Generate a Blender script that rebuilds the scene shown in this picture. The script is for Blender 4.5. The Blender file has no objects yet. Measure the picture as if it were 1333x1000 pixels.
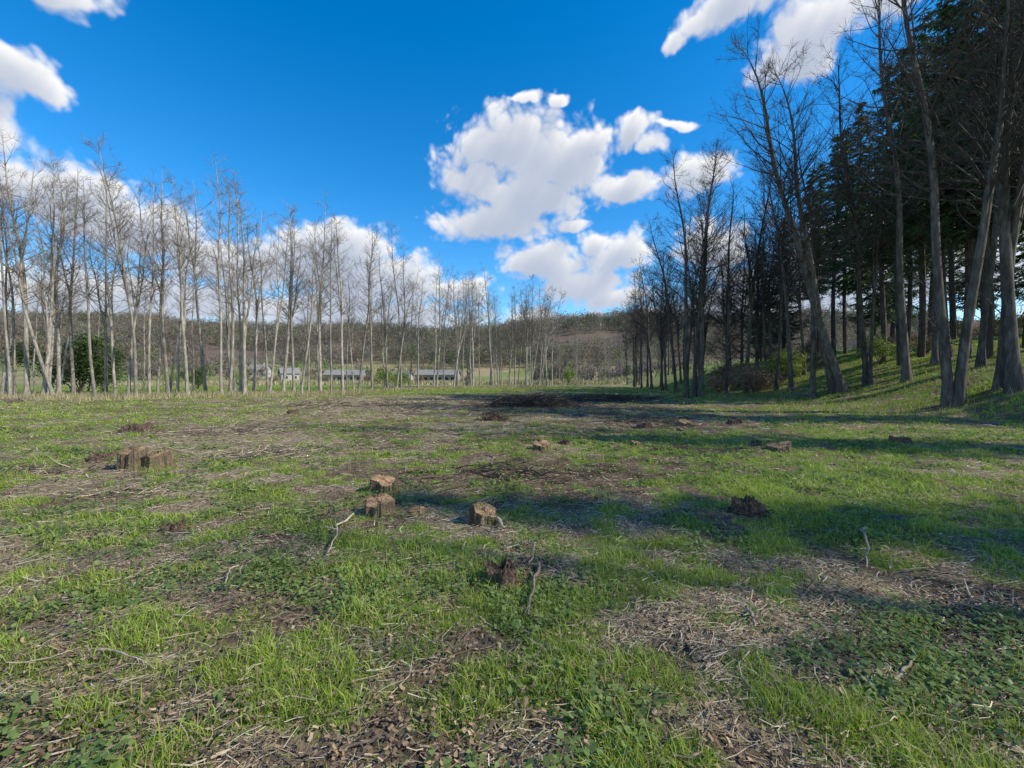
import bpy, math, numpy as np
from mathutils import Vector
rng=np.random.default_rng(7)
scene=bpy.context.scene
F=555.0; HZ=492.0; CH=1.6
# ---------------------------------------------------------------- noise
_T=np.random.default_rng(99).random((256,256))
def vnoise(x,y,s=0):
    x=np.asarray(x,float)+s*17.31; y=np.asarray(y,float)+s*9.77
    xi=np.floor(x).astype(int); yi=np.floor(y).astype(int)
    fx=x-xi; fy=y-yi; fx=fx*fx*(3-2*fx); fy=fy*fy*(3-2*fy)
    a=_T[xi&255,yi&255]; b=_T[(xi+1)&255,yi&255]; c=_T[xi&255,(yi+1)&255]; d=_T[(xi+1)&255,(yi+1)&255]
    return (a*(1-fx)+b*fx)*(1-fy)+(c*(1-fx)+d*fx)*fy
def fbm(x,y,s=0,o=4):
    t=0;a=.5;n=0
    for i in range(o):
        t=t+a*vnoise(x*2**i,y*2**i,s+i*3); n+=a; a*=.5
    return t/n
def sstep(a,b,x):
    t=np.clip((x-a)/(b-a),0,1); return t*t*(3-2*t)
def height(x,y):
    x=np.asarray(x,float); y=np.asarray(y,float)
    z=(fbm(x*.25,y*.25,1)-.5)*.22+(fbm(x*1.3,y*1.3,2)-.5)*.10+(fbm(x*5,y*5,4,3)-.5)*.035*np.exp(-np.abs(y)/25)
    z=z*sstep(0,3,np.hypot(x,y)*1.0+.6)
    t=x-(16.5+np.clip(y-18,0,200)*.10)+(fbm(x*.1,y*.1,8)-.5)*4
    tt=np.clip(t,0,None)
    bank=6.6*(1-np.exp(-tt*tt/(tt+6)/15))*(.8+.45*fbm(x*.12,y*.12,9))
    z=z+bank*(1-sstep(110,200,y))
    rd=y+0.10*np.abs(x)
    hill=sstep(180,420,rd)*(39+50*(fbm(x*.0045,y*.003,5)-.5)+12*(fbm(x*.02,y*.01,6)-.5))
    hill=hill+sstep(440,900,rd)*8+sstep(60,300,x)*sstep(180,420,rd)*5
    z=z+hill
    return z
def G(px,py):
    d=CH*F/(py-HZ); return ((px-666)/F*d, d)
def PX(px,d): return (px-666)/F*d
# ground cover blobs
blobs=[]
def blob(p0,p1,q0,q1,g,s=0.,k=0.):
    d1=CH*F/(q0-HZ); d0=CH*F/(q1-HZ); d=(d0+d1)/2
    dm=CH*F/((q0+q1)/2-HZ)
    blobs.append((PX((p0+p1)/2,dm),d,abs(PX(p1,dm)-PX(p0,dm))/2,(d1-d0)/2,g,s,k))
#      px range   py range   green straw dark
blob(700,1400,560,600,.3,-.2)
blob(850,1400,600,715,.4,-.3)
blob(0,260,528,570,.25,0)
blob(260,640,516,545,-.45,.15,.2)
blob(180,440,560,602,-.4,.4,0)
blob(560,860,596,640,-.6,-.1,.5)
blob(450,760,560,585,-.2,.1,.1)
blob(420,580,690,760,.4,-.2)
blob(590,900,512,548,-.7,-.2,.6)
blob(700,1000,545,560,-.2,.1,.15)
blob(700,830,640,660,-.3,.1,.25)
blob(0,260,620,700,-.2,.3,.05)
blob(150,330,690,745,-.3,.1,.2)
blob(0,420,790,1000,-.14,.2,.1)
blob(350,640,810,1000,-.3,.05,.2)
blob(1020,1400,735,800,-.25,0,.2)
blob(620,760,720,800,-.3,.05,.25)
blob(760,960,800,1000,.2,-.1)
blob(1000,1333,880,1000,-.12,0,.15)
blob(300,420,640,700,.2,0)
blob(280,400,740,830,.3,-.1)
def cover(x,y):
    x=np.asarray(x,float); y=np.asarray(y,float)
    wx=x+(fbm(x*.8,y*.8,31)-.5)*1.6; wy=y+(fbm(x*.8,y*.8,33)-.5)*1.2
    g=.65+(fbm(x*.5,y*.7,11)-.5)*.9+(fbm(x*3.2,y*3.8,12,4)-.5)*2.4
    s=.41+(fbm(x*.6,y*.9,14)-.5)*1.0+(fbm(x*3,y*3,15,3)-.5)*1.0
    k=.20+(fbm(x*.45,y*.7,17)-.5)*.9+(fbm(x*2.5,y*2.5,18,3)-.5)*1.0
    for (cx,cy,rx,ry,bg,bs,bk) in blobs:
        q=np.exp(-(((wx-cx)/rx)**2+((wy-cy)/ry)**2)*.9)
        g=g+bg*q; s=s+bs*q; k=k+bk*q
    g=g+sstep(30,60,y)*.15
    bk_=sstep(16,21,x)
    g=g+.2*bk_;s=s-.2*bk_
    g=g+.35*sstep(35,55,y)*sstep(5,-10,x)
    return np.clip(g,0,1),np.clip(s,0,1),np.clip(k,0,1)
# ---------------------------------------------------------------- mesh helper
def make_mesh(name,V,faces,mats=[],matidx=None,col=None,smooth=False):
    me=bpy.data.meshes.new(name)
    V=np.asarray(V,np.float32)
    me.vertices.add(len(V)); me.vertices.foreach_set('co',V.ravel())
    fl=[np.asarray(f,np.int32) for f in faces if len(f)]
    tot=np.concatenate([np.full(len(f),f.shape[1],np.int32) for f in fl])
    idx=np.concatenate([f.ravel() for f in fl])
    st=np.concatenate([[0],np.cumsum(tot)[:-1]]).astype(np.int32)
    me.loops.add(len(idx)); me.loops.foreach_set('vertex_index',idx)
    me.polygons.add(len(tot)); me.polygons.foreach_set('loop_start',st)
    try: me.polygons.foreach_set('loop_total',tot)
    except Exception: pass
    for m in mats: me.materials.append(m)
    if matidx is not None: me.polygons.foreach_set('material_index',np.asarray(matidx,np.int32))
    me.polygons.foreach_set('use_smooth',np.full(len(tot),smooth,bool))
    if col is not None:
        a=me.color_attributes.new('col','FLOAT_COLOR','POINT')
        c=np.ones((len(V),4),np.float32); c[:,:3]=col; a.data.foreach_set('color',c.ravel())
    me.update(calc_edges=True); me.validate()
    return me
def add_obj(name,me,loc=(0,0,0),rot=(0,0,0),sc=(1,1,1),parent=None):
    o=bpy.data.objects.new(name,me); scene.collection.objects.link(o)
    o.location=loc;o.rotation_euler=rot
    o.scale=sc if hasattr(sc,'__len__') else (sc,)*3
    if parent: o.parent=parent
    return o
class B:
    def __init__(s): s.v=[];s.q=[];s.m=[];s.n=0;s.c=[]
    def add(s,V,Q,m=0,c=(1,1,1)):
        s.v.append(V);s.q.append(np.asarray(Q)+s.n);s.m.append(np.full(len(Q),m));s.n+=len(V)
        s.c.append(np.tile(np.asarray(c,float),(len(V),1)))
    def tube(s,P,R,n=5,m=0,c=(1,1,1)):
        P=np.asarray(P,float);R=np.asarray(R,float);k=len(P)
        T=np.gradient(P,axis=0);T/=np.linalg.norm(T,axis=1,keepdims=True)+1e-9
        d=T.mean(0); ref=np.array([0,0,1.]) if abs(d[2])<.8*np.linalg.norm(d) else np.array([1.,0,0])
        U=np.cross(T,ref);U/=np.linalg.norm(U,axis=1,keepdims=True)+1e-9
        W=np.cross(T,U)
        a=np.arange(n)*2*np.pi/n
        V=(P[:,None]+R[:,None,None]*(np.cos(a)[None,:,None]*U[:,None]+np.sin(a)[None,:,None]*W[:,None])).reshape(-1,3)
        i=np.arange(k-1)[:,None]*n; j=np.arange(n)[None]; j2=(j+1)%n
        Q=np.stack([i+j,i+j2,i+n+j2,i+n+j],-1).reshape(-1,4)
        s.add(V,Q,m,c)
    def mesh(s,name,mats,smooth=True):
        return make_mesh(name,np.concatenate(s.v),[np.concatenate(s.q)],mats,np.concatenate(s.m),np.concatenate(s.c),smooth)
# ---------------------------------------------------------------- materials
def mat(name):
    m=bpy.data.materials.new(name);m.use_nodes=True;nt=m.node_tree
    b=nt.nodes['Principled BSDF'];b.inputs['Roughness'].default_value=.85
    b.inputs['Specular IOR Level'].default_value=.2
    return m,nt,b
def noise_node(nt,scale,detail=4,rough=.6,vec=None,dist=0):
    n=nt.nodes.new('ShaderNodeTexNoise');n.inputs['Scale'].default_value=scale
    n.inputs['Detail'].default_value=detail;n.inputs['Roughness'].default_value=rough;n.inputs['Distortion'].default_value=dist
    if vec: nt.links.new(vec,n.inputs['Vector'])
    return n
def ramp(nt,fac,stops):
    r=nt.nodes.new('ShaderNodeValToRGB');e=r.color_ramp.elements
    while len(e)<len(stops): e.new(.5)
    for i,(p,c) in enumerate(stops): e[i].position=p;e[i].color=(*c,1)
    nt.links.new(fac,r.inputs[0]);return r
def mixc(nt,f,a,b,mode='MIX'):
    n=nt.nodes.new('ShaderNodeMix');n.data_type='RGBA';n.blend_type=mode
    for s,v in ((n.inputs[0],f),(n.inputs[6],a),(n.inputs[7],b)):
        if isinstance(v,(int,float)): s.default_value=v
        elif isinstance(v,tuple): s.default_value=(*v,1)
        else: nt.links.new(v,s)
    return n.outputs[2]
def mth(nt,op,a,b=0,clamp=False):
    n=nt.nodes.new('ShaderNodeMath');n.operation=op;n.use_clamp=clamp
    for s,v in ((n.inputs[0],a),(n.inputs[1],b)):
        if isinstance(v,(int,float)): s.default_value=v
        else: nt.links.new(v,s)
    return n.outputs[0]
def bump(nt,b,h,strength,dist=.02):
    n=nt.nodes.new('ShaderNodeBump');n.inputs['Strength'].default_value=strength;n.inputs['Distance'].default_value=dist
    nt.links.new(h,n.inputs['Height']);nt.links.new(n.outputs[0],b.inputs['Normal'])
def bark(name,c1,c2,c3,sc=6,bp=True):
    m,nt,b=mat(name)
    tc=nt.nodes.new('ShaderNodeTexCoord');mp=nt.nodes.new('ShaderNodeMapping');mp.inputs['Scale'].default_value=(1,1,.25)
    nt.links.new(tc.outputs['Object'],mp.inputs[0])
    n=noise_node(nt,sc,4 if bp else 1,.7,mp.outputs[0]);r=ramp(nt,n.outputs[0],[(.3,c1),(.5,c2),(.7,c3)])
    oi=nt.nodes.new('ShaderNodeObjectInfo')
    v=mth(nt,'ADD',mth(nt,'MULTIPLY',oi.outputs['Random'],.45),.78)
    if bp:
        n2=noise_node(nt,.5,2,.5,tc.outputs['Object'])
        v=mth(nt,'ADD',mth(nt,'SUBTRACT',v,.45),mth(nt,'MULTIPLY',n2.outputs[0],.9))
        bump(nt,b,n.outputs[0],.8,.03)
    cc=nt.nodes.new('ShaderNodeCombineColor')
    for i in range(3): nt.links.new(v,cc.inputs[i])
    col=mixc(nt,1.,r.outputs[0],cc.outputs[0],'MULTIPLY')
    nt.links.new(col,b.inputs['Base Color'])
    return m
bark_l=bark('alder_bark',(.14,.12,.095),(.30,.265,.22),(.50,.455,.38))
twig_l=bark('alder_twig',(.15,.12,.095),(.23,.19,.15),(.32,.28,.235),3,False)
bark_d=bark('dark_bark',(.045,.038,.032),(.095,.083,.07),(.19,.17,.145))  # backlit, near-silhouette darkness of the right-hand trees put into the bark colour
twig_d=bark('dark_twig',(.045,.037,.032),(.07,.058,.05),(.11,.095,.08),3,False)  # twigs darkened the same way, backlit shade included in the colour
bark_s=bark('spruce_bark',(.04,.034,.03),(.075,.064,.055),(.13,.115,.10))
def leafmat(name,trans=.35,rough=.6):
    m,nt,b=mat(name);a=nt.nodes.new('ShaderNodeAttribute');a.attribute_name='col'
    nt.links.new(a.outputs['Color'],b.inputs['Base Color']);b.inputs['Roughness'].default_value=rough
    if trans>0:
        t=nt.nodes.new('ShaderNodeBsdfTranslucent');nt.links.new(a.outputs['Color'],t.inputs[0])
        mx=nt.nodes.new('ShaderNodeMixShader');mx.inputs[0].default_value=trans
        nt.links.new(b.outputs[0],mx.inputs[1]);nt.links.new(t.outputs[0],mx.inputs[2])
        nt.links.new(mx.outputs[0],nt.nodes['Material Output'].inputs[0])
    return m
grass_m=leafmat('grass_blade',.4,.5); dry_m=leafmat('dry_straw',.1,.7); needle_m=leafmat('needles',.15,.6)
dist_m=leafmat('distant_foliage',.3,.9); litter_m=leafmat('litter',0,.8)
# ---------------------------------------------------------------- ground
def axis(lo,hi,fine,grow,f0,f1):
    out=[f0];s=fine
    while out[-1]<f1: out.append(out[-1]+fine)
    s=fine
    while out[-1]<hi: s=min(s*grow,14);out.append(out[-1]+s)
    s=fine;l=[f0]
    while l[-1]>lo: s=min(s*grow,14);l.append(l[-1]-s)
    return np.array(l[::-1][:-1]+out)
xs=axis(-1100,1100,.09,1.018,-8,8); ys=axis(-45,1100,.08,1.016,1,11)
XX,YY=np.meshgrid(xs,ys); ZZ=height(XX,YY)
nx,ny=len(xs),len(ys)
V=np.stack([XX,YY,ZZ],-1).reshape(-1,3)
i=np.arange(ny-1)[:,None]*nx;j=np.arange(nx-1)[None]
Q=np.stack([i+j,i+j+1,i+nx+j+1,i+nx+j],-1).reshape(-1,4)
g,s_,k=cover(XX,YY)
m,nt,b=mat('meadow_ground')
at=nt.nodes.new('ShaderNodeAttribute');at.attribute_name='col'
sp=nt.nodes.new('ShaderNodeSeparateColor');nt.links.new(at.outputs['Color'],sp.inputs[0])
ge=nt.nodes.new('ShaderNodeNewGeometry');pos=ge.outputs['Position']
n1=noise_node(nt,9,5,.7,pos);n2=noise_node(nt,1.3,3,.65,pos);n3=noise_node(nt,45,2,.7,pos);n4=noise_node(nt,.035,3,.6,pos)
mpp=nt.nodes.new('ShaderNodeMapping');mpp.inputs['Scale'].default_value=(1,.25,1);mpp.inputs['Rotation'].default_value=(0,0,.6);nt.links.new(pos,mpp.inputs[0])
n5=noise_node(nt,38,3,.75,mpp.outputs[0],1.5)
soil=ramp(nt,n1.outputs[0],[(.3,(.06,.042,.027)),(.5,(.15,.105,.068)),(.68,(.27,.19,.13))]).outputs[0]
straw=ramp(nt,n5.outputs[0],[(.3,(.14,.105,.06)),(.5,(.30,.225,.135)),(.68,(.49,.39,.25))]).outputs[0]
green=ramp(nt,n3.outputs[0],[(.3,(.07,.10,.018)),(.5,(.155,.22,.035)),(.7,(.26,.33,.065))]).outputs[0]
f1=mth(nt,'MULTIPLY',mth(nt,'SUBTRACT',mth(nt,'ADD',sp.outputs[1],mth(nt,'MULTIPLY',mth(nt,'SUBTRACT',n5.outputs[0],.5),1.6)),.35),4,True)
c=mixc(nt,f1,soil,straw)
f2=mth(nt,'MULTIPLY',mth(nt,'SUBTRACT',mth(nt,'ADD',sp.outputs[0],mth(nt,'MULTIPLY',mth(nt,'SUBTRACT',n1.outputs[0],.5),1.5)),.5),3,True)
c=mixc(nt,mth(nt,'MULTIPLY',f2,.85),c,green)
f3=mth(nt,'MULTIPLY',mth(nt,'SUBTRACT',mth(nt,'ADD',sp.outputs[2],mth(nt,'MULTIPLY',mth(nt,'SUBTRACT',n2.outputs[0],.5),.8)),.47),2.6,True)
c=mixc(nt,mth(nt,'MULTIPLY',f3,.8),c,(.045,.032,.023))
sx=nt.nodes.new('ShaderNodeSeparateXYZ');nt.links.new(pos,sx.inputs[0])
ff=mth(nt,'MULTIPLY',mth(nt,'SUBTRACT',sx.outputs[1],60),1/40.,True)
field=ramp(nt,n4.outputs[0],[(.44,(.36,.28,.15)),(.50,(.27,.25,.10)),(.56,(.18,.25,.055))]).outputs[0]
field=mixc(nt,mth(nt,'MULTIPLY',n2.outputs[0],.5),field,(.24,.185,.11))
c=mixc(nt,ff,c,field)
hf=mth(nt,'MULTIPLY',mth(nt,'SUBTRACT',sx.outputs[2],9),1/5.,True)
hf=mth(nt,'MULTIPLY',hf,ff)
c=mixc(nt,hf,c,(.16,.12,.085))
nt.links.new(c,b.inputs['Base Color']);b.inputs['Roughness'].default_value=.95;b.inputs['Specular IOR Level'].default_value=.05
hh=mth(nt,'ADD',mth(nt,'MULTIPLY',n1.outputs[0],1.),mth(nt,'MULTIPLY',n5.outputs[0],.5))
bump(nt,b,hh,.9,.05)
gm=make_mesh('ground',V,[Q],[m],None,np.stack([g,s_,k],-1).reshape(-1,3),True)
add_obj('ground',gm)
# ---------------------------------------------------------------- grass etc.
def sample_fan(n,d0,d1,p=1.0,hw=1.42):
    d=np.exp(rng.uniform(np.log(d0),np.log(d1),n))
    x=rng.uniform(-1,1,n)*(hw*d+.8); return x,d
def blades(n,per,d0,d1,col_fn,hfun,accept,wbase=.003,spread=.045):
    x,y=sample_fan(n,d0,d1)
    keep=accept(x,y);x=x[keep];y=y[keep]
    x=np.repeat(x,per);y=np.repeat(y,per);d=y.copy();sc=np.clip(d/5,1,8)
    tid=np.repeat(rng.random(len(x)//per),per)
    x=x+rng.normal(0,1,len(x))*spread*sc**.8;y=y+rng.normal(0,1,len(x))*spread*sc**.8
    N=len(x);z=height(x,y)-.01
    h=hfun(x,y)*(.45+.9*rng.random(N))*(.5+.9*tid**2)*np.clip(d/12,1,1.6)
    w=np.maximum(wbase,d*.0010)*(.6+.6*rng.random(N))
    a=rng.uniform(0,2*np.pi,N);lean=rng.uniform(.15,.95,N)*h;la=rng.uniform(0,2*np.pi,N)
    wx=np.cos(a)*w;wy=np.sin(a)*w;lx=np.cos(la)*lean;ly=np.sin(la)*lean
    V=np.empty((N,5,3))
    V[:,0]=np.stack([x-wx,y-wy,z],1);V[:,1]=np.stack([x+wx,y+wy,z],1)
    V[:,2]=np.stack([x+wx*.7+lx*.35,y+wy*.7+ly*.35,z+h*.6],1);V[:,3]=np.stack([x-wx*.7+lx*.35,y-wy*.7+ly*.35,z+h*.6],1)
    V[:,4]=np.stack([x+lx*1.1,y+ly*1.1,z+h*.95],1)
    base=np.arange(N)[:,None]*5
    q=base+np.array([0,1,2,3]);t=base+np.array([3,2,4])
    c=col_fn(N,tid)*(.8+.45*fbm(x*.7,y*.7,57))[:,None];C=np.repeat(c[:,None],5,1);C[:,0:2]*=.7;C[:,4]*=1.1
    return V.reshape(-1,3),q,t,C.reshape(-1,3)
def gcol(N,tid):
    t=np.clip(.55*tid+.45*rng.random(N),0,1)[:,None]
    c=np.array([.17,.26,.025])*(1-t)+np.array([.42,.51,.085])*t
    dry=(rng.random(N)<.10)[:,None]
    return np.where(dry,np.array([.48,.39,.23]),c)
def acc_g(x,y):
    g,s,k=cover(x,y); p=sstep(.42,.9,g)*(1-.8*sstep(.45,.75,k))+.07
    return rng.random(len(x))<p
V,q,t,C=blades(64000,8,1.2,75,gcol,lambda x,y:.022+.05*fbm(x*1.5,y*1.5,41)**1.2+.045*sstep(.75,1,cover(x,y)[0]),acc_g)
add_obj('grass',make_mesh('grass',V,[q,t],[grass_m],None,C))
def litter(n,d0,d1,lf,wf,cols,accept,zoff=.012,tilt=.25,bow=.1):
    x,y=sample_fan(n,d0,d1);kp=accept(x,y);x=x[kp];y=y[kp];N=len(x);d=y
    L=lf(N)*np.clip(d/8,1,2.2);w=np.maximum(wf(N),d*.0007);a=rng.uniform(0,2*np.pi,N)+0
    a=np.where(rng.random(N)<.4,rng.normal(.35,.5,N),a)
    dx=np.cos(a);dy=np.sin(a);px_=-dy;py_=dx
    z=height(x,y)+zoff*rng.random(N)*2+.004
    tl=rng.normal(0,tilt,N)*.5
    V=np.empty((N,6,3))
    b_=rng.normal(0,bow,N)*L
    for i,(tt) in enumerate((-1,0,1)):
        cx=x+dx*L*.5*tt+px_*b_*(1-abs(tt));cy=y+dy*L*.5*tt+py_*b_*(1-abs(tt))
        cz=np.maximum(z+tl*L*.5*tt+np.abs(tl)*L*.4,height(cx,cy)+.004)
        V[:,2*i]=np.stack([cx-px_*w,cy-py_*w,cz],1);V[:,2*i+1]=np.stack([cx+px_*w,cy+py_*w,cz+w*.5],1)
    base=np.arange(N)[:,None]*6
    q=np.concatenate([base+np.array([0,1,3,2]),base+np.array([2,3,5,4])])
    ci=rng.integers(0,len(cols),N);c=np.array(cols)[ci]*(.6+.7*rng.random((N,1)))
    return V.reshape(-1,3),q,np.repeat(c,6,0)
def acc_s(x,y):
    g,s,k=cover(x,y);return rng.random(len(x))<np.clip(sstep(.2,.8,s)*(1.0-.75*sstep(.4,.9,g))+.12,0,1)
V,q,C=litter(150000,1.2,45,lambda N:.025+.15*rng.random(N)**2.7,lambda N:.0008+.0015*rng.random(N),
   [(.53,.42,.26),(.44,.33,.19),(.32,.23,.135),(.62,.52,.36),(.22,.155,.095),(.26,.18,.11)],acc_s)
add_obj('dry_straw',make_mesh('dry_straw',V,[q],[dry_m],None,C))
def acc_k(x,y):
    g,s,k=cover(x,y);return rng.random(len(x))<np.clip(.35+k-.35*g,0,1)
V,q,C=litter(105000,1.2,30,lambda N:.010+.020*rng.random(N),lambda N:.0025+.006*rng.random(N),
   [(.20,.13,.075),(.29,.19,.11),(.14,.095,.06),(.38,.27,.165),(.08,.055,.04)],acc_k,tilt=.8)
add_obj('leaf_litter',make_mesh('leaf_litter',V,[q],[litter_m],None,C))
def weeds(n,d0,d1):
    x,y=sample_fan(n,d0,d1);g,s,k=cover(x,y)
    kp=rng.random(n)<sstep(.42,.7,fbm(x*1.1,y*1.1,51))*(.5+.5*g);x=x[kp];y=y[kp]
    per=9;x=np.repeat(x,per);y=np.repeat(y,per);N=len(x)
    x=x+rng.normal(0,.05,N);y=y+rng.normal(0,.05,N)
    L=.010+.015*rng.random(N);a=rng.uniform(0,2*np.pi,N);z=height(x,y)+.012+.045*rng.random(N)
    L=L*np.clip(y/5,1,2)
    dx=np.cos(a);dy=np.sin(a);t1=rng.normal(0,.35,N);t2=rng.normal(0,.35,N)
    V=np.empty((N,4,3))
    for i,(u,v) in enumerate(((-1,0),(0.1,-.62),(1,0),(0.1,.62))):
        V[:,i]=np.stack([x+L*(dx*u-dy*v),y+L*(dy*u+dx*v),z+L*(t1*u+t2*v)],1)
    c=(np.array([.12,.18,.045])+rng.random((N,1))*np.array([.15,.17,.06]))
    return V.reshape(-1,3),np.arange(N)[:,None]*4+np.arange(4),np.repeat(c,4,0)
V,q,C=weeds(20000,1.2,14)
add_obj('weeds',make_mesh('weeds',V,[q],[grass_m],None,C))
# ---------------------------------------------------------------- trees
def unit(v): return v/(np.linalg.norm(v)+1e-9)
def bare_tree(seed,H=20,r0=.16,cs=.42,nb=46,lean=(0,0),curve=.5,blen=.16,up=.9,subs=6,tw=4,mats=None,fork=True,wob=.35,tws=1.):
    r=np.random.default_rng(seed);b=B();RA=[];RB=[];RW=[]
    def trunk(p0,t0,Hh,rr,ln,cv):
        n=22;t=np.linspace(0,1,n);ph=r.uniform(0,6,4)
        x=p0[0]+ln[0]*t+cv*t*t*np.cos(ph[0])+wob*np.sin(t*5+ph[1])*t*.8+wob*.35*np.sin(t*13+ph[2])*t
        y=p0[1]+ln[1]*t+cv*t*t*np.sin(ph[0])+wob*np.sin(t*4.3+ph[2])*t*.8+wob*.35*np.sin(t*11+ph[3])*t
        x-=x[0]-p0[0];y-=y[0]-p0[1]
        z=p0[2]+Hh*t
        R=rr*(1-t)**.75+.012
        if p0[2]<=0: R=R*(1+.7*np.exp(-t*Hh/.35));z[0]=-.3
        P=np.stack([x,y,z],1);b.tube(P,R,7,0);return P,R
    stems=[trunk(np.zeros(3),0,H,r0,lean,curve)]
    if fork and r.random()<.6:
        P,R=stems[0];i=int(r.integers(5,11));a=r.uniform(0,6.28);s=r.uniform(.6,1.6)
        stems.append(trunk(P[i]+0,0,(H-P[i][2])*r.uniform(.75,.95),R[i]*.65,(math.cos(a)*s+lean[0]*.5,math.sin(a)*s+lean[1]*.5),curve))
    for si,(P,R) in enumerate(stems):
        nbb=nb if si==0 else int(nb*.5)
        for _ in range(nbb):
            t=cs+(1-cs)*r.random()**.85*.99
            if si==1: t=.15+.84*r.random()
            if r.random()<.09: t=r.uniform(.1,max(cs,.14))
            f=t*(len(P)-1);i=min(int(f),len(P)-2);p=P[i]*(1-f+i)+P[i+1]*(f-i);rr=R[i]
            low=t<cs and si==0
            L=H*blen*((1-t)*1.15+.28)*r.uniform(.55,1.25)*(.35 if low else 1)
            a=r.uniform(0,6.283);e=r.uniform(.25,1.0)*up
            d=np.array([math.cos(a)*math.cos(e),math.sin(a)*math.cos(e),math.sin(e)])
            n=5;pts=[p];dd=d.copy()
            for q in range(n-1):
                dd=unit(dd+np.array([0,0,.12])*up+r.normal(0,.15,3));pts.append(pts[-1]+dd*L/(n-1))
            pts=np.array(pts);rb=min(rr*.5,.010+L*.009);b.tube(pts,np.linspace(rb,.006,n),3,1)
            ns=max(2,int(subs*L/2.4+1))
            for k_ in range(ns):
                u=r.uniform(.2,1);ff=u*(n-1);ii=min(int(ff),n-2);pp=pts[ii]+(pts[ii+1]-pts[ii])*(ff-ii)
                bd=unit(pts[ii+1]-pts[ii]);d2=unit(bd+r.normal(0,.55,3)+np.array([0,0,.2]))
                l2=L*.42*r.uniform(.4,1.1)*(1.15-u*.5)
                q1=pp+d2*l2*.5;d3=unit(d2+r.normal(0,.25,3)+np.array([0,0,.15]));q2=q1+d3*l2*.5
                RA+=[pp,q1];RB+=[q1,q2];RW+=[.010,.007]
                for _t in range(tw):
                    v=r.random();s0=pp+(q1-pp)*v*2 if v<.5 else q1+(q2-q1)*(v-.5)*2
                    d4=unit(d2+r.normal(0,.6,3)+np.array([0,0,.1]));l3=r.uniform(.2,.65)*tws
                    RA.append(s0);RB.append(s0+d4*l3);RW.append(.0062)
    RA=np.array(RA);RB=np.array(RB);RW=np.array(RW)[:,None]
    d=RB-RA;w=np.cross(d,r.normal(0,1,d.shape));w/=np.linalg.norm(w,axis=1,keepdims=True)+1e-9
    V=np.stack([RA-w*RW,RA+w*RW,RB+w*RW*.45,RB-w*RW*.45],1).reshape(-1,3)
    b.add(V,np.arange(len(V)).reshape(-1,4),1)
    return b.mesh('bare_tree_mesh',mats)
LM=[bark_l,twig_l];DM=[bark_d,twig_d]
slim=[bare_tree(100+i,H=rng.uniform(18,20.5),r0=rng.uniform(.10,.155),cs=rng.uniform(.36,.5),nb=46,lean=rng.normal(0,.8,2),curve=rng.uniform(.2,1.4),mats=LM,wob=.34,blen=.17,tw=5) for i in range(10)]
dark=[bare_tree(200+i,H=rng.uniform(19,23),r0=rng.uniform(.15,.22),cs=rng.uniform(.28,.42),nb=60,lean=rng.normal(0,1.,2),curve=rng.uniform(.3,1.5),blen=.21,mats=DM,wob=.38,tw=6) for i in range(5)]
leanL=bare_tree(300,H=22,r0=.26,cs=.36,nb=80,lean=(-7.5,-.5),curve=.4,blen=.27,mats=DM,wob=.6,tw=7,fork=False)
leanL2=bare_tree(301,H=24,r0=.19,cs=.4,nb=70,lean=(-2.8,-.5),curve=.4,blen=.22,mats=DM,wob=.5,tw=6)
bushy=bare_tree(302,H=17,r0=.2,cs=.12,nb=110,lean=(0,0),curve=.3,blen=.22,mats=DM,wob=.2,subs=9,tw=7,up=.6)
def put(name,me,x,y,rz=None,s=1,tilt=(0,0)):
    z=float(height(x,y))
    return add_obj(name,me,(x,y,z-.05),(tilt[0],tilt[1],rng.uniform(0,6.283) if rz is None else rz),(s,s,s))
left=[5,18,33,48,62,76,98,128,140,150,163,176,190,206,220,234,246,268,288,298,308,318,329,350,366,384,394,409,418,428,445,468,488,505,520,533,547,561,571,580,590,600,608,616,625,634,643,652,660,667,674,681,688,694,700,705,710,715]
def dl(px): return np.interp(px,[0,300,400,460,540,600,700,730],[31,35.5,40,43,57,65,74,78])
for px in left:
    px+=rng.normal(0,3)
    d=dl(px)+abs(rng.normal(0,2.5 if px<500 else 5))
    s=rng.uniform(.80,1.05)
    put('alder_tree',slim[rng.integers(10)],PX(px,d),d,s=s,tilt=(rng.normal(0,.03),rng.normal(0,.045)))
for k in range(24):
    px=rng.uniform(-60,720);d=dl(max(px,0))+rng.uniform(5,16)
    put('alder_tree',slim[rng.integers(10)],PX(px,d),d,s=rng.uniform(.6,.95),tilt=(rng.normal(0,.03),rng.normal(0,.05)))
for px,ti in ((70,-.17),(12,-.1),(515,.13),(350,.1),(690,.2),(700,.28),(712,-.1),(590,.12)):
    d=dl(px)+1;put('alder_tree',slim[rng.integers(10)],PX(px,d),d,s=.9,rz=0,tilt=(0,ti))
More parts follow.
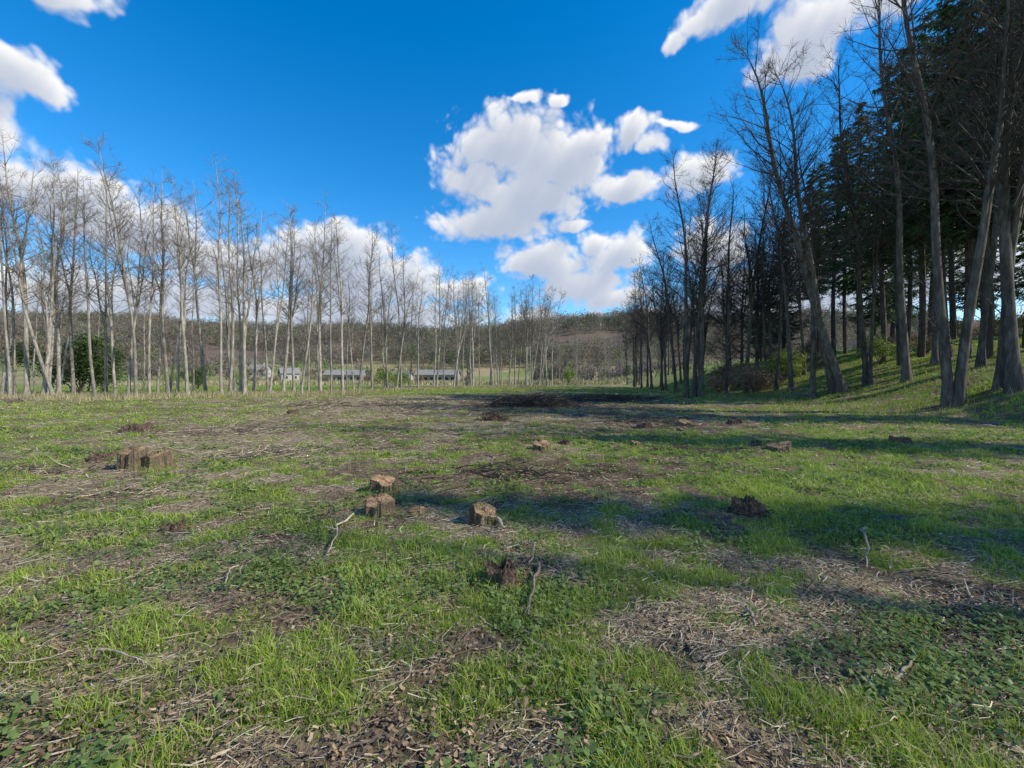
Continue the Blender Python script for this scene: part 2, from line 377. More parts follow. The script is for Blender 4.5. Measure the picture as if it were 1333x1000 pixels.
# right side
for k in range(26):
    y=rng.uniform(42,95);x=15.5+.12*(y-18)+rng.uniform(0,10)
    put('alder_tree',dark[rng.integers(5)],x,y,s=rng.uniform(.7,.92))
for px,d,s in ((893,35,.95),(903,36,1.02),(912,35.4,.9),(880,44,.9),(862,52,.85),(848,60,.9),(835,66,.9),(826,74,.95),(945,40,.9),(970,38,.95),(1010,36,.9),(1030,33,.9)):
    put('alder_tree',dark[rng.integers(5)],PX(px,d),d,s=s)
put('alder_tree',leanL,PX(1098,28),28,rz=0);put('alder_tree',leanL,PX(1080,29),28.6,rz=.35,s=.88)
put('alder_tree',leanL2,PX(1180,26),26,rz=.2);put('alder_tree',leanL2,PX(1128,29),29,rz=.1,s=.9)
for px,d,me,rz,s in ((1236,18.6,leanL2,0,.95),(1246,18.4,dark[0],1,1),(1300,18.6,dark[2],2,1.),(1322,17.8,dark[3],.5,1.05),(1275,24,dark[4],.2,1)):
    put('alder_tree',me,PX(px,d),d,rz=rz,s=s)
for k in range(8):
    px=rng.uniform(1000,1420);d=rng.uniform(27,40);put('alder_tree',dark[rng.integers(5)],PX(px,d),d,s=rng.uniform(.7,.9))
for px,d,s in ((985,46,1),(945,55,.9),(1015,50,1.0),(965,60,1.0)): put('larch_tree',bushy,PX(px,d),d,s=s)
for k in range(40):
    px=rng.uniform(715,870);d=rng.uniform(100,165);me=(slim+dark)[rng.integers(15)]
    put('alder_tree',me,PX(px,d),d,s=rng.uniform(.4,.65))
# ---- spruces
def spruce(seed,H,cs,Lm):
    r=np.random.default_rng(seed);b=B()
    z=np.linspace(0,H,14);P=np.stack([.15*np.sin(z*.3+seed),.15*np.cos(z*.23+seed),z],1);P[:,:2]-=P[0,:2];P[0,2]=-.4
    b.tube(P,.22*(1-z/H)**.8+.02,7,0)
    V=[];C=[]
    zz=cs*H*.5
    while zz<H-.2:
        t=zz/H;dead=t<cs
        for _ in range(int(r.integers(5,9)) if not dead else 2):
            a=r.uniform(0,6.283);L=(Lm*(1-t)**.75*min(1,(t-cs)*6+.45)+.25)*r.uniform(.5,1.2) if not dead else r.uniform(.6,2)
            n=7;u=np.linspace(0,1,n);z0=zz+r.uniform(-.2,.2)
            rad=L*u;dz=-L*(.42*np.sin(u*2.2)*(1-t*.7))+L*.12*u*u
            bp=np.stack([np.cos(a)*rad+np.interp(z0,z,P[:,0]),np.sin(a)*rad+np.interp(z0,z,P[:,1]),z0+dz],1)
            b.tube(bp[::2],np.linspace(.03,.008,4),3,0)
            if dead: continue
            ns=int(10+L*17);uu=r.uniform(.12,1.03,ns)
            c0=np.stack([np.interp(uu,u,bp[:,k]) for k in range(3)],1)
            side=r.choice([-1,1],ns);sd=np.stack([-np.sin(a)*side,np.cos(a)*side,np.zeros(ns)],1)
            dirv=sd*r.uniform(.3,1,(ns,1))+np.array([math.cos(a),math.sin(a),0])*.55+np.stack([np.zeros(ns)]*2+[-r.uniform(.0,.9,ns)],1)
            dirv/=np.linalg.norm(dirv,axis=1,keepdims=True)
            l=r.uniform(.25,.6,ns)[:,None]*(1.1-.4*t);w=r.uniform(.03,.075,ns)[:,None]
            wv=np.cross(dirv,r.normal(0,1,(ns,3)));wv/=np.linalg.norm(wv,axis=1,keepdims=True)
            q=np.stack([c0-wv*w*.6,c0+wv*w*.6,c0+dirv*l+wv*w*.5,c0+dirv*l-wv*w*.5],1)
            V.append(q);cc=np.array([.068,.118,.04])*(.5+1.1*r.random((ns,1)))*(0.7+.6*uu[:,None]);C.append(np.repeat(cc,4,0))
        zz+=r.uniform(.28,.48)
    V=np.concatenate(V).reshape(-1,3);C=np.concatenate(C)
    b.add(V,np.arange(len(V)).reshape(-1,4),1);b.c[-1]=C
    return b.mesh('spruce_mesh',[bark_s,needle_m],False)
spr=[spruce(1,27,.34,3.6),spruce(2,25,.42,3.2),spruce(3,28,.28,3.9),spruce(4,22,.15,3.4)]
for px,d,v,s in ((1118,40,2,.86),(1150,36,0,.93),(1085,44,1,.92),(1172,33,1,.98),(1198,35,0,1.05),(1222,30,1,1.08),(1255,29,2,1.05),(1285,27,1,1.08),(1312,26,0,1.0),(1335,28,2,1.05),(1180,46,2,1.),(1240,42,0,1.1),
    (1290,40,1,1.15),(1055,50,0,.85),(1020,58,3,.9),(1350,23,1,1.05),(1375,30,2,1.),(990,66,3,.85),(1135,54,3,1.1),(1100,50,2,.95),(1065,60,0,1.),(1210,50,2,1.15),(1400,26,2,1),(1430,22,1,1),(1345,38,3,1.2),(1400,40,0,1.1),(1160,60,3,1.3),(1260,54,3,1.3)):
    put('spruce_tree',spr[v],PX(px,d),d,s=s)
# trees that continue the wood edge beside the viewer (right, out of frame)
for x,y,me,s in ((20,7.5,dark[0],1),(21,-1.6,dark[1],.95),(23,12.5,dark[3],1)):
    put('alder_tree',me,x,y,s=s)
for x,y,v,s in ((32,-2.4,1,.97),(34,3.6,1,.9),(36,11,2,1)):
    put('spruce_tree',spr[v],x,y,s=s)
# ---- shrubs
def shrub(seed,R,Hh,n,c0,c1,ls=.12,stems=14):
    r=np.random.default_rng(seed);b=B()
    V=[];C=[]
    lob=[(r.normal(0,R*.4),r.normal(0,R*.4),r.uniform(.3,.8)*Hh,r.uniform(.3,.55)*R) for _ in range(12)]
    for l in lob:
        P=np.array([[0,0,-.1],[l[0]*.5,l[1]*.5,l[2]*.5],[l[0],l[1],l[2]]])+r.normal(0,.03,(3,3));b.tube(P,[.05,.03,.01],4,0)
        m_=n//12;d=r.normal(0,1,(m_,3));d/=np.linalg.norm(d,axis=1,keepdims=True);rad=l[3]*r.random((m_,1))**.4*(1+.3*r.normal(0,1,(m_,1)))
        c=np.array([l[0],l[1],l[2]])+d*rad*np.array([1,1,1.1]);c[:,2]=np.abs(c[:,2])
        u=r.normal(0,1,(m_,3));u/=np.linalg.norm(u,axis=1,keepdims=True);w=np.cross(u,r.normal(0,1,(m_,3)));w/=np.linalg.norm(w,axis=1,keepdims=True)
        q=np.stack([c-u*ls,c+w*ls*.5,c+u*ls,c-w*ls*.5],1);V.append(q)
        t=r.random((m_,1));C.append(np.repeat(np.array(c0)*(1-t)+np.array(c1)*t,4,0))
    V=np.concatenate(V).reshape(-1,3);b.add(V,np.arange(len(V)).reshape(-1,4),1);b.c[-1]=np.concatenate(C)
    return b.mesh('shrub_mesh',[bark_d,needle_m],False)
ever=shrub(1,2.6,6.0,9000,(.04,.07,.02),(.13,.18,.055))
spring=shrub(2,2.0,3.2,3500,(.16,.21,.04),(.32,.38,.09),.08)
brown=shrub(3,1.8,2.2,2200,(.18,.13,.08),(.30,.23,.15),.09)
put('evergreen_shrub',ever,PX(104,44),44,s=1.15);put('evergreen_shrub',ever,PX(136,47),47,s=.95);put('evergreen_shrub',ever,PX(258,60),60,s=.6)
for px,d,s in ((505,62,1),(520,66,.9),(740,110,1.3),(310,90,1),(220,80,.9)): put('leafing_shrub',spring,PX(px,d),d,s=s)
for px,d,s in ((355,120,1.),(420,120,1.1),(480,130,1.2),(545,130,1.1),(608,125,1.1),(330,130,1.)): put('bare_shrub',brown,PX(px,d),d,s=s)
for k in range(30):
    px=rng.uniform(930,1420);d=rng.uniform(34,60);put('undergrowth_shrub',spring if k%3==0 else brown,PX(px,d),d,s=rng.uniform(.5,1.1))
def strip(n,fx,fy,h0,h1,cols,w=.02):
    x=fx(n);y=fy(x,n);z=height(x,y);h=rng.uniform(h0,h1,n);a=rng.uniform(0,6.28,n);wx=np.cos(a)*w;wy=np.sin(a)*w
    l=rng.normal(0,.25,(n,2))*h[:,None]
    V=np.stack([np.stack([x-wx,y-wy,z],1),np.stack([x+wx,y+wy,z],1),np.stack([x+l[:,0],y+l[:,1],z+h],1)],1)
    c=np.array(cols)[rng.integers(0,len(cols),n)]*(.7+.5*rng.random((n,1)))
    return V.reshape(-1,3),np.arange(n*3).reshape(-1,3),np.repeat(c,3,0)
V,q,C=strip(30000,lambda n:rng.uniform(-50,6,n),lambda x,n:np.interp(x,[-40,-24,-16,-13,6],[31,35,42,57,76])+rng.normal(1.5,2.2,n),.12,.6,[(.52,.43,.27),(.42,.34,.2),(.27,.30,.09),(.33,.27,.15)],.02)
add_obj('dry_reeds',make_mesh('dry_reeds',V,[q],[dry_m],None,C))
V,q,C=strip(9000,lambda n:rng.uniform(15,30,n),lambda x,n:rng.uniform(16,45,n),.1,.4,[(.42,.36,.2),(.2,.25,.06),(.16,.21,.05),(.30,.26,.13)],.012)
add_obj('bank_grass',make_mesh('bank_grass',V,[q],[grass_m],None,C))
V,q,C=strip(18000,lambda n:rng.uniform(-90,60,n),lambda x,n:rng.uniform(95,190,n),.4,1.1,[(.46,.37,.22),(.36,.29,.15),(.26,.29,.10)],.15)
add_obj('meadow_tussocks',make_mesh('meadow_tussocks',V,[q],[dry_m],None,C))
# ---- distant woodland
def woodland(n,fn,per=70,hs=(8,15)):
    x,y=fn(n);z=height(x,y)
    Hs=rng.uniform(*hs,n);R=Hs*rng.uniform(.2,.34,n)
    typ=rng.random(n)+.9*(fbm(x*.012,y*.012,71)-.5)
    base=np.where((typ<.12)[:,None],np.array([.05,.085,.045]),np.where((typ<.32)[:,None],np.array([.18,.215,.09]),np.where((typ<.66)[:,None],np.array([.25,.19,.135]),np.array([.20,.17,.145]))))  # distance haze put into the crown tints as a slight lightening
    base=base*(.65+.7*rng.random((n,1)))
    d=rng.normal(0,1,(n,per,3));d/=np.linalg.norm(d,axis=2,keepdims=True);rr=rng.random((n,per,1))**.4
    c=d*rr*np.stack([R,R,Hs*.42],1)[:,None];c+=np.stack([x,y,z+Hs*.55],1)[:,None]
    l=rng.uniform(.35,1.0,(n,per,1));u=rng.normal(0,1,(n,per,3))*np.array([.5,.5,1]);u/=np.linalg.norm(u,axis=2,keepdims=True)
    w=np.cross(u,rng.normal(0,1,(n,per,3)));w/=np.linalg.norm(w,axis=2,keepdims=True)
    T=np.stack([c-u*l,c+u*l,c+w*l*.5],2)
    V=T.reshape(-1,3);C=np.repeat((base[:,None]*(.8+.4*rng.random((n,per,1)))).reshape(-1,3),3,0)
    tx=np.stack([np.stack([x-.12,y,z-.5],1),np.stack([x+.12,y,z-.5],1),np.stack([x,y,z+Hs*.8],1)],1).reshape(-1,3)
    V=np.concatenate([V,tx]);C=np.concatenate([C,np.repeat(np.tile([.33,.3,.25],(n,1)),3,0)])
    return V,np.arange(len(V)).reshape(-1,3),C
def fnA(n):
    y=rng.uniform(240,440,n);x=rng.uniform(-1.25,1.0,n)*y
    k=(fbm(x*.011,y*.02,77)>.43)|(y>330);return x[k],y[k]
xa,ya=fnA(8800)
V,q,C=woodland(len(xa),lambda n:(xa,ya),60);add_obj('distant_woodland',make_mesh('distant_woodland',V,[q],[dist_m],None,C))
y_=rng.uniform(180,245,900);x_=rng.uniform(-1.3,.5,900)*y_;kk=fbm(x_*.02,y_*.05,61)>.50;x_=x_[kk];y_=y_[kk]
y2=rng.uniform(150,190,140);x2=PX(rng.uniform(690,900,140),y2);x_=np.concatenate([x_,x2]);y_=np.concatenate([y_,y2])
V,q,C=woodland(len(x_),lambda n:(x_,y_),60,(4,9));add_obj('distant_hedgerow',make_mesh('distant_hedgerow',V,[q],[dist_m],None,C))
# ---------------------------------------------------------------- stumps
sm,nt,b=mat('stump_cut_wood')
tc=nt.nodes.new('ShaderNodeTexCoord');n=noise_node(nt,18,6,.75,tc.outputs['Object']);n2=noise_node(nt,60,3,.6,tc.outputs['Object'])
c=ramp(nt,n.outputs[0],[(.32,(.11,.065,.035)),(.48,(.33,.20,.105)),(.7,(.54,.37,.22))]).outputs[0]
nt.links.new(c,b.inputs['Base Color']);bump(nt,b,n2.outputs[0],.8,.02)
sb,nt,b=mat('stump_bark')
tc=nt.nodes.new('ShaderNodeTexCoord');mp=nt.nodes.new('ShaderNodeMapping');mp.inputs['Scale'].default_value=(1,1,.3);nt.links.new(tc.outputs['Object'],mp.inputs[0])
n=noise_node(nt,22,6,.75,mp.outputs[0]);n2=noise_node(nt,5,4,.6,tc.outputs['Object'])
c=ramp(nt,n.outputs[0],[(.3,(.06,.042,.028)),(.5,(.17,.12,.078)),(.7,(.36,.27,.185))]).outputs[0]
c=mixc(nt,mth(nt,'MULTIPLY',mth(nt,'SUBTRACT',n2.outputs[0],.5),4,True),c,(.16,.18,.04))
nt.links.new(c,b.inputs['Base Color']);bump(nt,b,n.outputs[0],1,.04)
rot,nt,b=mat('rotten_wood')
tc=nt.nodes.new('ShaderNodeTexCoord');n=noise_node(nt,20,6,.7,tc.outputs['Object'])
c=ramp(nt,n.outputs[0],[(.3,(.045,.03,.022)),(.5,(.12,.082,.055)),(.72,(.28,.20,.135))]).outputs[0]
nt.links.new(c,b.inputs['Base Color']);bump(nt,b,n.outputs[0],1,.03)
brush,nt,b=mat('charred_brush')
tc=nt.nodes.new('ShaderNodeTexCoord');n=noise_node(nt,12,3,.7,tc.outputs['Object'])
c=ramp(nt,n.outputs[0],[(.3,(.015,.012,.01)),(.5,(.045,.033,.025)),(.72,(.12,.085,.06))]).outputs[0]
nt.links.new(c,b.inputs['Base Color'])
def stump(px,py,wpx,hpx,seed,rotten=False,slant=.12,name='tree_stump',roots=4):
    r=np.random.default_rng(seed);x,y=G(px,py);R=wpx/F*y/2;Hh=hpx/F*y
    na=72;nh=14;a=np.arange(na)*2*np.pi/na
    lob=sum(r.uniform(.04,.11)*np.cos(k*a+r.uniform(0,6)) for k in (2,3,5))+.03*np.cos(11*a+r.uniform(0,6))
    rt=np.zeros(na);
    for k in range(roots+2): rt+=np.exp(-((np.angle(np.exp(1j*(a-r.uniform(0,6.28)))))/.28)**2)
    V=[];sl=r.uniform(3.6,5.8)
    jag=(r.random(na)*.25*Hh+.18*Hh*np.cos(3*a+sl) if rotten else r.random(na)*.05*Hh)-slant*R*np.cos(a-sl)+(.15 if rotten else .35)*Hh*np.exp(-((np.angle(np.exp(1j*(a-r.uniform(0,6.28)))))/.3)**2)
    rough=1+.03*r.normal(0,1,na)
    for i in range(nh):
        t=i/(nh-1);rad=R*(.84+lob+.32*np.exp(-t*4)+.6*rt*np.exp(-t*5))*rough*(1+.02*r.normal(0,1,na))
        V.append(np.stack([rad*np.cos(a),rad*np.sin(a),-.06+(Hh+.06)*t+jag*t],1))
    top=V[-1].copy();cen=top.mean(0);cen[2]=Hh*.97
    if rotten: cen[2]*=.75
    rings=[.93,.8,.65,.5,.35,.2,.03]
    step=(.10*Hh if r.random()<.7 else 0)
    for f in rings:
        q=cen+(top-cen)*f;q[:,2]+=r.normal(0,.003 if not rotten else .02,na)
        if not rotten:
            yy=np.sin(a-sl)*f
            q[:,2]=cen[2]-(slant*R*f*np.cos(a-sl))+r.normal(0,.004,na)+step*np.tanh((yy-.15)*8)*(.8)
        V.append(q)
    n=len(V);V=np.concatenate(V);i=np.arange(n-1)[:,None]*na;j=np.arange(na)[None];j2=(j+1)%na
    Q=np.stack([i+j,i+j2,i+na+j2,i+na+j],-1).reshape(-1,4)
    mi=np.repeat(np.where(np.arange(n-1)>=nh,1,0),na)
    bb=B();bb.add(V,Q,0);bb.m[-1]=mi
    for k in range(roots):
        an=r.uniform(0,6.28);L=R*r.uniform(.8,1.5);u=np.linspace(0,1,6)
        P=np.stack([np.cos(an+u*.4)*(R*.6+L*u),np.sin(an+u*.4)*(R*.6+L*u),Hh*.25*(1-u)**2-.03*u],1)
        bb.tube(P,np.linspace(R*.22,R*.05,6),6,0)
    me=bb.mesh('tree_stump_mesh',[rot if rotten else sb,rot if rotten else sm],False)
    o=add_obj(name,me,(x,y,float(height(x,y))-.03),(0,0,0));return o
ST=[(172,610,31,27,0),(203,608,33,21,0),(130,601,34,8,1),(500,638,38,18,0),(492,664,40,20,0),(543,662,24,6,0),(630,678,42,19,0),(652,757,46,23,1),(972,668,38,17,1),
(705,585,24,10,0),(735,575,16,5,1),(828,577,15,5,0),(838,556,20,6,1),(893,555,22,7,0),(957,552,20,6,1),(1015,586,28,9,0),(1172,577,26,6,1),(178,560,34,9,1),(380,541,14,5,1),
(985,580,14,5,1),(640,548,20,5,1),(889,561,16,5,0),(222,686,30,7,1)]
for k,(px,py,w,h,rt) in enumerate(ST): stump(px,py,w,h,500+k,bool(rt),slant=.25 if not rt else .05,roots=3)
# ---------------------------------------------------------------- sticks
stick_p=bark('pale_stick',(.26,.20,.13),(.42,.33,.23),(.55,.46,.34),12)
stick_d=bark('dark_stick',(.08,.06,.042),(.17,.13,.095),(.29,.23,.175),12)
def stick(p,q,w,m,seed,lift=.02,br=2,name='fallen_branch'):
    r=np.random.default_rng(seed);a=np.array(G(*p));b_=np.array(G(*q));n=9;u=np.linspace(0,1,n)
    L=np.linalg.norm(b_-a);per=np.array([-(b_-a)[1],(b_-a)[0]])/L
    off=(np.cumsum(r.normal(0,.022,n))*L);off-=u*off[-1];xy=a+(b_-a)*u[:,None]+per*off[:,None]
    z=height(xy[:,0],xy[:,1])+w+lift*(.3+np.sin(u*2.6)*.7)
    P=np.stack([xy[:,0],xy[:,1],z],1);bb=B();bb.tube(P,np.linspace(w,w*.4,n)*(1+.12*r.normal(0,1,n)),7,0)
    for k in range(br):
        i=int(r.integers(2,n-1));d=unit(np.array([*(r.normal(0,1,2)),.15])+unit(P[i]-P[i-1]));l=L*r.uniform(.08,.2)
        bb.tube([P[i],P[i]+d*l*.5,P[i]+d*l+np.array([0,0,-.02])],[w*.5,w*.35,w*.15],5,0)
    add_obj(name,bb.mesh('fallen_branch_mesh',[m]))
stick((700,735),(687,812),.016,stick_d,1,.06);stick((458,668),(424,722),.014,stick_p,2,.05);stick((1120,692),(1131,748),.014,stick_p,3,.06,1)
stick((975,800),(985,826),.012,stick_p,4,.03,0);stick((641,672),(656,694),.035,stick_p,5,.03,0);stick((305,735),(290,765),.009,stick_p,6,.04)
stick((345,740),(395,705),.007,stick_p,7,.03);stick((1160,890),(1192,850),.010,stick_p,8,.03);stick((705,735),(840,790),.006,stick_d,9,.02)
stick((440,985),(500,965),.009,stick_d,10,.02);stick((120,850),(190,870),.008,stick_p,11,.03);stick((760,660),(710,655),.018,stick_d,12,.05)
stick((690,735),(698,712),.008,stick_p,13,.1,1);stick((640,610),(632,600),.02,stick_d,14,.15,1)
bb=B()
for k in range(2600):
    x,y=sample_fan(1,1.4,26);x=x[0];y=y[0];g,s,kk=cover(x,y)
    if rng.random()>.18+.6*kk+.2*s: continue
    L=rng.uniform(.06,.38)*(1+y/18);a=rng.uniform(0,6.28);z=float(height(x,y));n=4
    P=np.array([[x+math.cos(a+.3*i)*L*i/3,y+math.sin(a+.3*i)*L*i/3,0] for i in range(n)]);P[:,2]=height(P[:,0],P[:,1])+.01+rng.uniform(0,.03,n)
    w=rng.uniform(.0015,.005)*(1+y/20);bb.tube(P,np.linspace(w,w*.5,n),4,int(rng.random()<.25))
add_obj('scattered_twigs',bb.mesh('scattered_twigs',[stick_d,stick_p]))
def pile(px,py,wpx,hh,n,seed,mi=(0,),name='brush_pile',ex=.5,ls=1.):
    r=np.random.default_rng(seed);cx,cy=G(px,py);W=wpx/F*cy/2;bb=B()
    for k in range(n):
        x=cx+r.normal(0,W*.45);y=cy+r.normal(0,W*ex*.6);t=max(0,1-((x-cx)/W)**2)
        L=r.uniform(.2,.8)*min(1,W)*ls;a=r.normal(0,.9) if r.random()<.5 else r.uniform(0,6.28);e=r.normal(.03,.18)
        z=float(height(x,y))+r.random()*hh*t;d=np.array([math.cos(a)*math.cos(e),math.sin(a)*math.cos(e),math.sin(e)])
        p=np.array([x,y,z+.01]);P=np.array([p,p+d*L*.5+r.normal(0,.02,3),p+d*L+r.normal(0,.04,3)]);P[:,2]=np.maximum(P[:,2],height(P[:,0],P[:,1])+.01)
        w=r.uniform(.003,.010)*(1+cy/30);bb.tube(P,[w,w*.8,w*.3],4,int(r.choice(mi)))
    add_obj(name,bb.mesh('brush_pile_mesh',[stick_d,stick_p,brush]))
pile(690,528,130,.6,1300,1,(0,2,2,2),ls=1.4);pile(790,521,170,.35,800,2,(0,2,2),ls=1.4);pile(638,548,44,.35,160,3,(0,2));pile(175,560,50,.15,80,4,(0,1))
pile(290,560,180,.08,300,5,(0,0,1));pile(340,590,170,.04,260,6,(1,0,0),ls=.7);pile(60,615,180,.03,110,7,(1,0,0),ls=.6);pile(660,615,200,.04,160,8,(0,2,2),ls=.7)
pile(450,528,260,.12,300,9,(0,2,1));pile(975,668,60,.06,70,10,(0,2));pile(20,524,60,.3,150,11,(0,1));pile(150,640,160,.03,70,12,(1,0),ls=.5)
pile(1290,790,120,.03,60,13,(0,0,1),ls=.5);pile(850,548,120,.06,110,14,(0,2));pile(655,755,60,.05,60,15,(0,2),ls=.8)
# ---------------------------------------------------------------- buildings
def plain(name,c,rough=.9,sc=3,amp=.25):
    m,nt,b=mat(name);tc=nt.nodes.new('ShaderNodeTexCoord');n=noise_node(nt,sc,5,.6,tc.outputs['Object'])
    r=ramp(nt,n.outputs[0],[(.3,tuple(v*(1-amp) for v in c)),(.7,tuple(min(1,v*(1+amp)) for v in c))]);nt.links.new(r.outputs[0],b.inputs['Base Color']);b.inputs['Roughness'].default_value=rough;b.inputs['Specular IOR Level'].default_value=.05
    return m
wallw=plain('white_render',(.45,.42,.375));wallg=plain('weathered_wall',(.29,.27,.235));roofg=plain('grey_roof',(.26,.245,.22));darkm=plain('dark_opening',(.06,.055,.05))
def box(name,x0,x1,y0,y1,z0,z1,m,par):
    V=np.array([[x,y,z] for z in (z0,z1) for y in (y0,y1) for x in (x0,x1)],float)
    Q=[[0,2,3,1],[4,5,7,6],[0,1,5,4],[2,6,7,3],[0,4,6,2],[1,3,7,5]]
    return add_obj(name,make_mesh(name,V,[np.array(Q)],[m]),parent=par)
def roof(name,w,dp,z,rh,ov,m,par,wm):
    w2=w/2+ov;d2=dp/2+ov;V=[]
    for dz in (0,.18):
        V+=[[-w2,-d2,z+dz],[w2,-d2,z+dz],[w2,0,z+rh+dz],[-w2,0,z+rh+dz],[w2,d2,z+dz],[-w2,d2,z+dz]]
    Q=[[0,3,2,1],[3,5,4,2],[6,7,8,9],[9,8,10,11],[0,1,7,6],[4,5,11,10],[1,2,8,7],[2,4,10,8],[3,0,6,9],[5,3,9,11]]
    add_obj(name,make_mesh(name,np.array(V,float),[np.array(Q)],[m]),parent=par)
    G_=np.array([[-w/2,-dp/2,z],[-w/2,dp/2,z],[-w/2,0,z+rh],[w/2,-dp/2,z],[w/2,dp/2,z],[w/2,0,z+rh]],float)
    add_obj('gables',make_mesh('gables',G_,[np.array([[0,2,1],[3,4,5]])],[wm]),parent=par)
def building(name,px,d,w,dp,h,rh,wm,rm,rot_=0,wins=5,big=False):
    x=PX(px,d);e=bpy.data.objects.new(name,None);scene.collection.objects.link(e);e.location=(x,d,float(height(x,d)));e.rotation_euler=(0,0,rot_)
    box('walls',-w/2,w/2,-dp/2,dp/2,-.8,h,wm,e);roof('roof',w,dp,h+.01,rh,.5,rm,e,wm)
    for k in range(wins):
        cx=-w/2+(k+.5)*w/wins;ww=(w/wins)*(.28 if big else .2)
        z0=0.1 if big else h*.35
        box('window_%d'%(k+1),cx-ww,cx+ww,-dp/2-.04,-dp/2+.1,z0,h*.7,darkm,e)
    if not big: box('chimney',w*.2,w*.2+.7,-.3,.4,h+rh*.6,h+rh+1,wallw,e)
building('farm_shed',450,168,14,9,2.6,2.0,wallg,roofg,.1,6,True);building('farm_shed',518,174,10,9,2.4,1.6,wallw,roofg,0.05,4,True);building('farm_shed',570,168,16,9,2.6,2.0,wallg,roofg,-.05,6,True)
building('farmhouse',376,178,6.5,8,3.2,2.4,wallw,roofg,.6,2);building('farmhouse',338,200,7,8,3.6,2.4,wallw,roofg,.2,3)
# ---------------------------------------------------------------- sky
W=bpy.data.worlds.new('World');scene.world=W;W.use_nodes=True;nt=W.node_tree;nt.nodes.clear()
SAZ=math.radians(104);SEL=math.radians(39)   # azimuth clockwise from +Y
sky=nt.nodes.new('ShaderNodeTexSky');sky.sky_type='NISHITA';sky.sun_disc=False;sky.sun_elevation=SEL;sky.sun_rotation=SAZ
sky.air_density=1.0;sky.dust_density=.2;sky.ozone_density=3.0
hs=nt.nodes.new('ShaderNodeHueSaturation');hs.inputs['Saturation'].default_value=1.42;hs.inputs['Value'].default_value=2.0
nt.links.new(sky.outputs[0],hs.inputs['Color'])
CL=[(85,-8,75,26),(20,100,70,45),(60,125,55,30),(-60,150,80,40),(665,200,84,56),(622,240,46,38),(640,292,74,24),(728,225,54,40),(700,262,82,28),(752,188,50,24),(826,180,44,24),(850,192,24,14),(812,240,54,22),(748,288,24,9),
(790,312,30,18),(815,328,40,30),(705,345,56,34),(760,372,62,34),(805,392,50,16),(775,425,60,14),(70,250,110,50),(180,305,115,48),(290,345,125,50),(420,340,95,46),(490,370,105,38),(590,378,60,22),(150,395,280,50),(460,415,200,34),(550,375,60,16),
(940,14,60,30),(990,-5,60,42),(1062,45,72,44),(1030,90,54,26),(1170,0,70,38),(872,56,18,14),(905,230,46,32),(885,165,26,7),(688,137,20,8),(725,140,14,6),(1150,350,240,80),(930,330,50,26),(1010,410,180,40),(680,425,60,14)]
# directional cloud field, computed once over azimuth x elevation (a small procedural HDRI)
IW,IH=2048,1000;A0,A1,E0,E1=-1.5,1.5,-.06,1.4
az_,el_=np.meshgrid(np.linspace(A0,A1,IW),np.linspace(E0,E1,IH))
wa=az_+(fbm(az_*9,el_*11,81,5)-.5)*.07;we=el_+(fbm(az_*9,el_*11,85,5)-.5)*.055
acc=np.full(az_.shape,9.)
for (px,py,hw,hh) in CL:
    a=math.atan((px-666)/F);e=math.atan((HZ-py)/F*math.cos(a));da=hw/F*math.cos(a)**2*1.1;de=hh/F*math.cos(a)*math.cos(e)**2*1.1
    ly=(we-e)/de;ly=np.where(ly<0,ly*1.25,ly)
    acc=np.minimum(acc,np.hypot((wa-a)/da,ly))
def cell(x,y,s):
    xi=np.floor(x).astype(int);yi=np.floor(y).astype(int);best=np.full(x.shape,9.)
    for dx in (-1,0,1):
        for dy in (-1,0,1):
            cx=xi+dx;cy=yi+dy;jx=_T[(cx+s)&255,(cy+7*s)&255];jy=_T[(cx+11*s)&255,(cy+3*s)&255]
            best=np.minimum(best,(cx+jx-x)**2+(cy+jy-y)**2)
    return 1-np.sqrt(best)
bil=.5*cell(wa*13,we*15,3)+.3*cell(wa*29,we*33,5)+.2*cell(wa*63,we*70,9)
bil=bil+(fbm(az_*50,el_*56,97,4)-.5)*.4
dens=(1-acc)*1.15+(bil-.5)*1.15+(fbm(az_*6,el_*8,95,3)-.5)*.6
body=np.clip(dens,0,1.2)
tr=np.zeros_like(body)
for k_ in range(1,13):
    sh=np.roll(np.roll(body,-int(k_*3.4),0),-int(k_*2.0),1);tr+=sh*np.exp(-k_*.08)
lit=np.exp(-tr*.34);lit=np.clip(.16+.92*lit,0,1)
alpha=sstep(-.10,.55,dens)*.98
r_=np.stack([alpha,lit,np.zeros_like(alpha),np.ones_like(alpha)],-1).astype(np.float32)
img=bpy.data.images.new('cloud_field',IW,IH,float_buffer=True,is_data=True);img.colorspace_settings.name='Non-Color'
img.pixels.foreach_set(r_.ravel());img.update();img.pack()
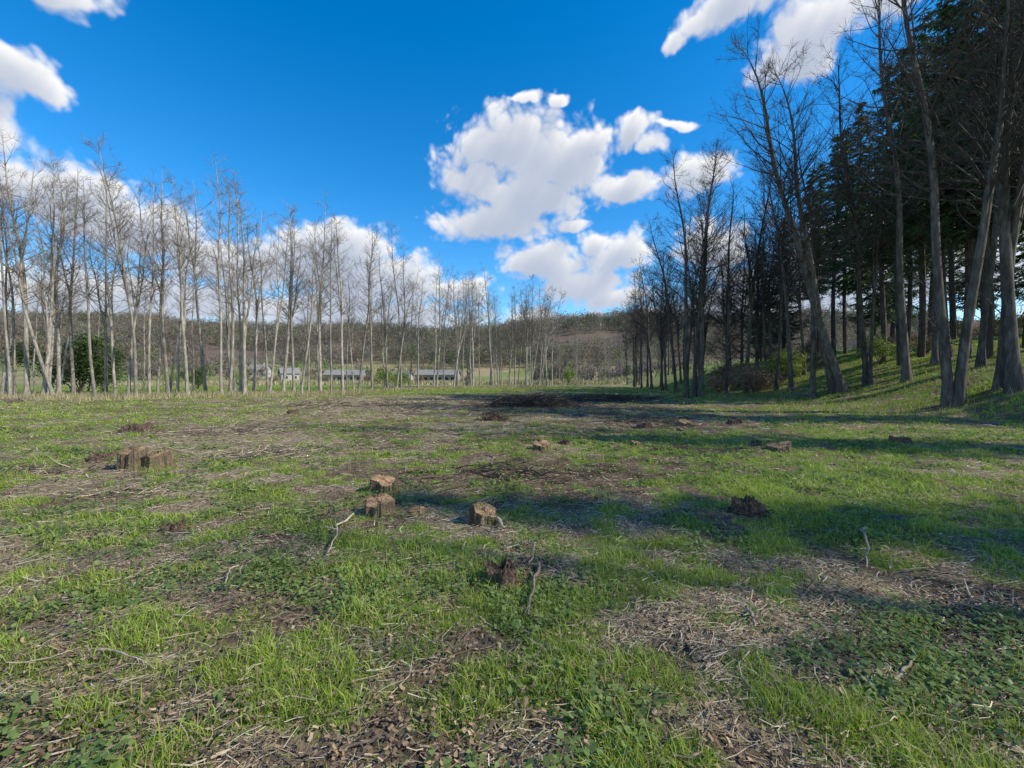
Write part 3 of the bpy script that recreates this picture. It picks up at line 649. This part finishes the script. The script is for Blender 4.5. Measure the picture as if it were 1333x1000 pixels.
tc=nt.nodes.new('ShaderNodeTexCoord');sx=nt.nodes.new('ShaderNodeSeparateXYZ');nt.links.new(tc.outputs['Generated'],sx.inputs[0])
az=mth(nt,'ARCTAN2',sx.outputs[0],sx.outputs[1]);el=mth(nt,'ARCSINE',sx.outputs[2])
cv=nt.nodes.new('ShaderNodeCombineXYZ')
nt.links.new(mth(nt,'DIVIDE',mth(nt,'SUBTRACT',az,A0),A1-A0),cv.inputs[0]);nt.links.new(mth(nt,'MAXIMUM',mth(nt,'MINIMUM',mth(nt,'DIVIDE',mth(nt,'SUBTRACT',el,E0),E1-E0),.99),.01),cv.inputs[1])
it=nt.nodes.new('ShaderNodeTexImage');it.image=img;it.extension='MIRROR';nt.links.new(cv.outputs[0],it.inputs[0])
s2=nt.nodes.new('ShaderNodeSeparateColor');nt.links.new(it.outputs[0],s2.inputs[0])
ccol=mixc(nt,s2.outputs[1],(3.0,3.8,5.4),(9.4,9.3,9.2))
final=mixc(nt,s2.outputs[0],hs.outputs[0],ccol)
bg=nt.nodes.new('ShaderNodeBackground');bg.inputs[1].default_value=.11;nt.links.new(final,bg.inputs[0])
ow=nt.nodes.new('ShaderNodeOutputWorld');nt.links.new(bg.outputs[0],ow.inputs[0])
# sun
L=bpy.data.lights.new('sun','SUN');L.energy=5;L.angle=math.radians(.5);L.color=(1,.95,.84)
o=bpy.data.objects.new('sun',L);scene.collection.objects.link(o)
ds=Vector((math.sin(SAZ)*math.cos(SEL),math.cos(SAZ)*math.cos(SEL),math.sin(SEL)));o.rotation_euler=ds.to_track_quat('Z','Y').to_euler();o.location=ds*60
# camera
cam=bpy.data.cameras.new('camera');cam.sensor_width=36;cam.lens=F/1333*36;cam.clip_end=4000;cam.clip_start=.05
co=bpy.data.objects.new('camera',cam);scene.collection.objects.link(co);co.location=(0,0,CH)
co.rotation_euler=(math.pi/2-math.atan(8/F),0,0);scene.camera=co
scene.view_settings.view_transform='Standard';scene.view_settings.look='None';scene.view_settings.exposure=0
